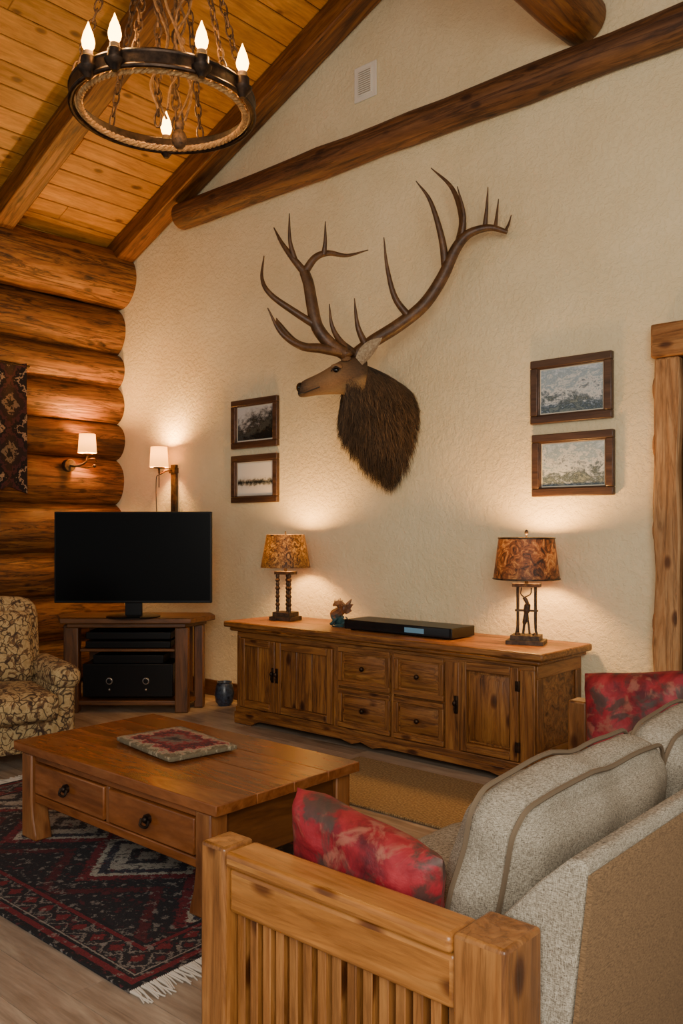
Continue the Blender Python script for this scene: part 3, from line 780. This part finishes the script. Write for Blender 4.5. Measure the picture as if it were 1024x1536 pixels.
zz=t.math('SUBTRACT',z,t.math('MULTIPLY',x,.32));c=t.mix(t.ramp(t.math('ADD',t.math('MULTIPLY',zz,3),.5),[(.06,(.7,.7,.7,1)),(.16,(0,0,0,1))]),c,'94784e')
c=t.mix(.6,c,t.ramp(t.noise(t.map((40,120,120)),2,3),[(.3,(.45,.45,.45,1)),(.7,(1,1,1,1))]),'MULTIPLY')
t.col(c).bump(t.noise(t.map((60,160,160)),2,2),.6,.005);M_face=t.m
M_nose=plain('nose_black','0d0b0a',.3);M_eye=plain('glass_eye','060403',.05);M_ear=plain('ear_inner','8a7458',.9,0,60,'b8a484')
eh=empty('head',H,YAW);eh.parent=e
st=[(.10,-.10,.12,.14),(.03,-.085,.115,.135),(-.04,-.085,.105,.128),(-.10,-.095,.098,.118),(-.16,-.112,.082,.10),(-.22,-.134,.068,.082),(-.28,-.153,.062,.07),(-.33,-.168,.06,.064),(-.362,-.178,.054,.056),(-.378,-.183,.038,.04),(-.384,-.184,.016,.018)]
rings=[]
for (x,z,w,h) in st:
    o=[]
    for k in range(24):
        a=2*math.pi*k/24;s=math.sin(a);cw=math.cos(a)
        jaw=1-.25*max(0,-s)
        o.append(Vector((x+.09*h*s,cw*w*jaw*(1-.1*max(0,s)),z+s*h)))
    rings.append(o)
b=B().m(M_face).loft(rings)
for s in (-1,1):
    b.ell((-.115,s*.078,-.035),(.045,.026,.022));b.tube([(-.05,s*.05,.0),(-.055,s*.06,.05)],[.045,.04],12)
b.out('skull',eh,sub=1)
b=B().m(M_nose);b.ell((-.366,0,-.165),(.032,.044,.036))
for s in (-1,1): b.ell((-.376,s*.036,-.17),(.014,.014,.016))
for s in (-1,1): b.tube(smoothpath([(-.382,s*.03,-.212),(-.34,s*.052,-.21),(-.28,s*.06,-.188),(-.23,s*.064,-.17)]),[.004]*19,6)
b.out('nose',eh)
b=B().m(M_eye)
for s in (-1,1): b.ell((-.12,s*.092,-.06),(.021,.014,.017))
b.m(M_maneb)
for s in (-1,1): b.tube(smoothpath([(-.155,s*.088,-.068),(-.125,s*.105,-.04),(-.09,s*.1,-.055)]),[.005]*13,6)
b.out('eyes',eh)
def ear(base,tip,out,name):
    base,tip,out=Vector(base),Vector(tip),Vector(out).normalized();d=tip-base;s=d.cross(out).normalized()
    b=B();n=10
    for layer,(mt,off) in enumerate(((M_face,0),(M_ear,.008))):
        b.m(mt);rows=[]
        for i in range(n+1):
            f=i/n;w=.062*(math.sin(math.pi*min(1,(.22+.78*f)))**.8)
            if i==n:w=.002
            row=[]
            for j in range(7):
                g=-1+j/3;row.append(b.bm.verts.new(base+d*f+s*g*w*.95+out*(g*g*.55*w-.0)+out*off*(1-g*g)))
            rows.append(row)
        for i in range(n):
            for j in range(6): b.face([rows[i][j],rows[i][j+1],rows[i+1][j+1],rows[i+1][j]])
    b.out(name,eh)
ear((.045,-.08,-.01),(.19,-.15,.145),(-.5,-1,.3),'ear_1');ear((.03,.07,.0),(.0,.26,.09),(-.6,.3,.6),'ear_2')
t=MT('antler',.45);n1=t.noise(t.obj(),12,5,.7);c=t.ramp(n1,[(.3,'301e0f'),(.55,'583c22'),(.75,'7a5a3a')]);t.col(c).bump(t.noise(t.obj(),60,4),.4,.004);M_ant=t.m
def ant(paths,name):
    b=B().m(M_ant)
    for pts,r0,r1,pw in paths:
        P=smoothpath([Vector((x*.0046*(1+w/6),w,z*.0046*(1+w/6))) for x,z,w in pts],6);n=len(P)
        rad=[r1+(r0-r1)*(1-(k/(n-1))**pw) for k in range(n)];b.tube(P,rad,12)
    b.ell(Vector((paths[0][0][0][0]*.0046,paths[0][0][0][2],paths[0][0][0][1]*.0046)),(.055,.05,.03))
    b.out(name,eh)
ant([([(-13,12,-.06),(-35,25,-.1),(-55,50,-.12),(-63,85,-.12),(-68,115,-.11),(-74,133,-.1)],.046,.036,1.5),
     ([(-74,133,-.1),(-92,155,-.1),(-108,178,-.08),(-120,202,-.06)],.028,.004,1.3),
     ([(-88,150,-.1),(-96,180,-.12),(-97,220,-.14)],.02,.003,1.3),
     ([(-74,133,-.1),(-58,155,-.1),(-38,163,-.08),(-10,161,-.04),(22,171,.0)],.028,.003,1.5),
     ([(-45,160,-.1),(-43,180,-.12),(-43,208,-.14)],.018,.003,1.3),
     ([(-15,14,-.07),(-50,17,-.14),(-80,18,-.2),(-110,36,-.25),(-130,72,-.27)],.038,.004,1.5),
     ([(-45,16,-.12),(-85,27,-.1),(-112,57,-.08),(-116,66,-.06)],.026,.003,1.4),
     ([(-50,48,-.12),(-90,72,-.15),(-125,97,-.16),(-138,122,-.14),(-135,157,-.12)],.028,.004,1.4)],'antler_1')
ant([([(2,14,.03),(30,34,.0),(68,56,-.05),(105,84,-.1),(132,122,-.14),(150,160,-.17),(164,180,-.19),(180,190,-.21),(205,194,-.24),(230,186,-.27)],.047,.015,2.2),
     ([(84,66,-.08),(62,95,-.1),(50,140,-.12),(45,184,-.14)],.026,.003,1.4),
     ([(138,135,-.14),(132,180,-.18),(115,235,-.2),(93,266,-.2)],.028,.003,1.4),
     ([(158,172,-.18),(163,210,-.16),(148,258,-.12),(116,291,-.08)],.03,.003,1.4),
     ([(161,180,-.18),(165,215,-.22),(155,256,-.24)],.02,.003,1.4),
     ([(196,192,-.22),(199,220,-.24),(201,254,-.26)],.017,.003,1.4),
     ([(212,193,-.24),(214,210,-.24),(217,237,-.24)],.014,.003,1.4),
     ([(226,186,-.26),(232,198,-.26),(236,212,-.26)],.011,.003,1.4),
     ([(0,16,.0),(-20,30,-.08),(-33,52,-.13),(-37,84,-.14)],.028,.003,1.4),
     ([(18,28,.0),(6,55,-.04),(1,96,-.06)],.026,.003,1.4)],'antler_2')

# ------------------------------------------------------------ LIGHT
w=bpy.data.worlds.new('World');sc.world=w;w.use_nodes=True
bg=w.node_tree.nodes['Background'];bg.inputs[0].default_value=(1,.97,.91,1);bg.inputs[1].default_value=.48
l=bpy.data.lights.new('window_daylight','AREA');l.shape='RECTANGLE';l.size=2.6;l.size_y=2.0;l.energy=175;l.color=(1,.93,.82)
o=bpy.data.objects.new('window_daylight',l);sc.collection.objects.link(o);o.location=(.9,-.9,2.4)
o.rotation_euler=(Vector((-2.6,4.0,.9))-o.location).to_track_quat('-Z','Y').to_euler()
# ------------------------------------------------------------ CAMERA
cd=bpy.data.cameras.new('camera');co=bpy.data.objects.new('camera',cd);sc.collection.objects.link(co)
co.location=(0,0,1.5);co.rotation_euler=(math.pi/2,0,YAW);cd.lens=30.23;cd.sensor_width=36;cd.shift_y=.0176;cd.clip_start=.05
sc.camera=co
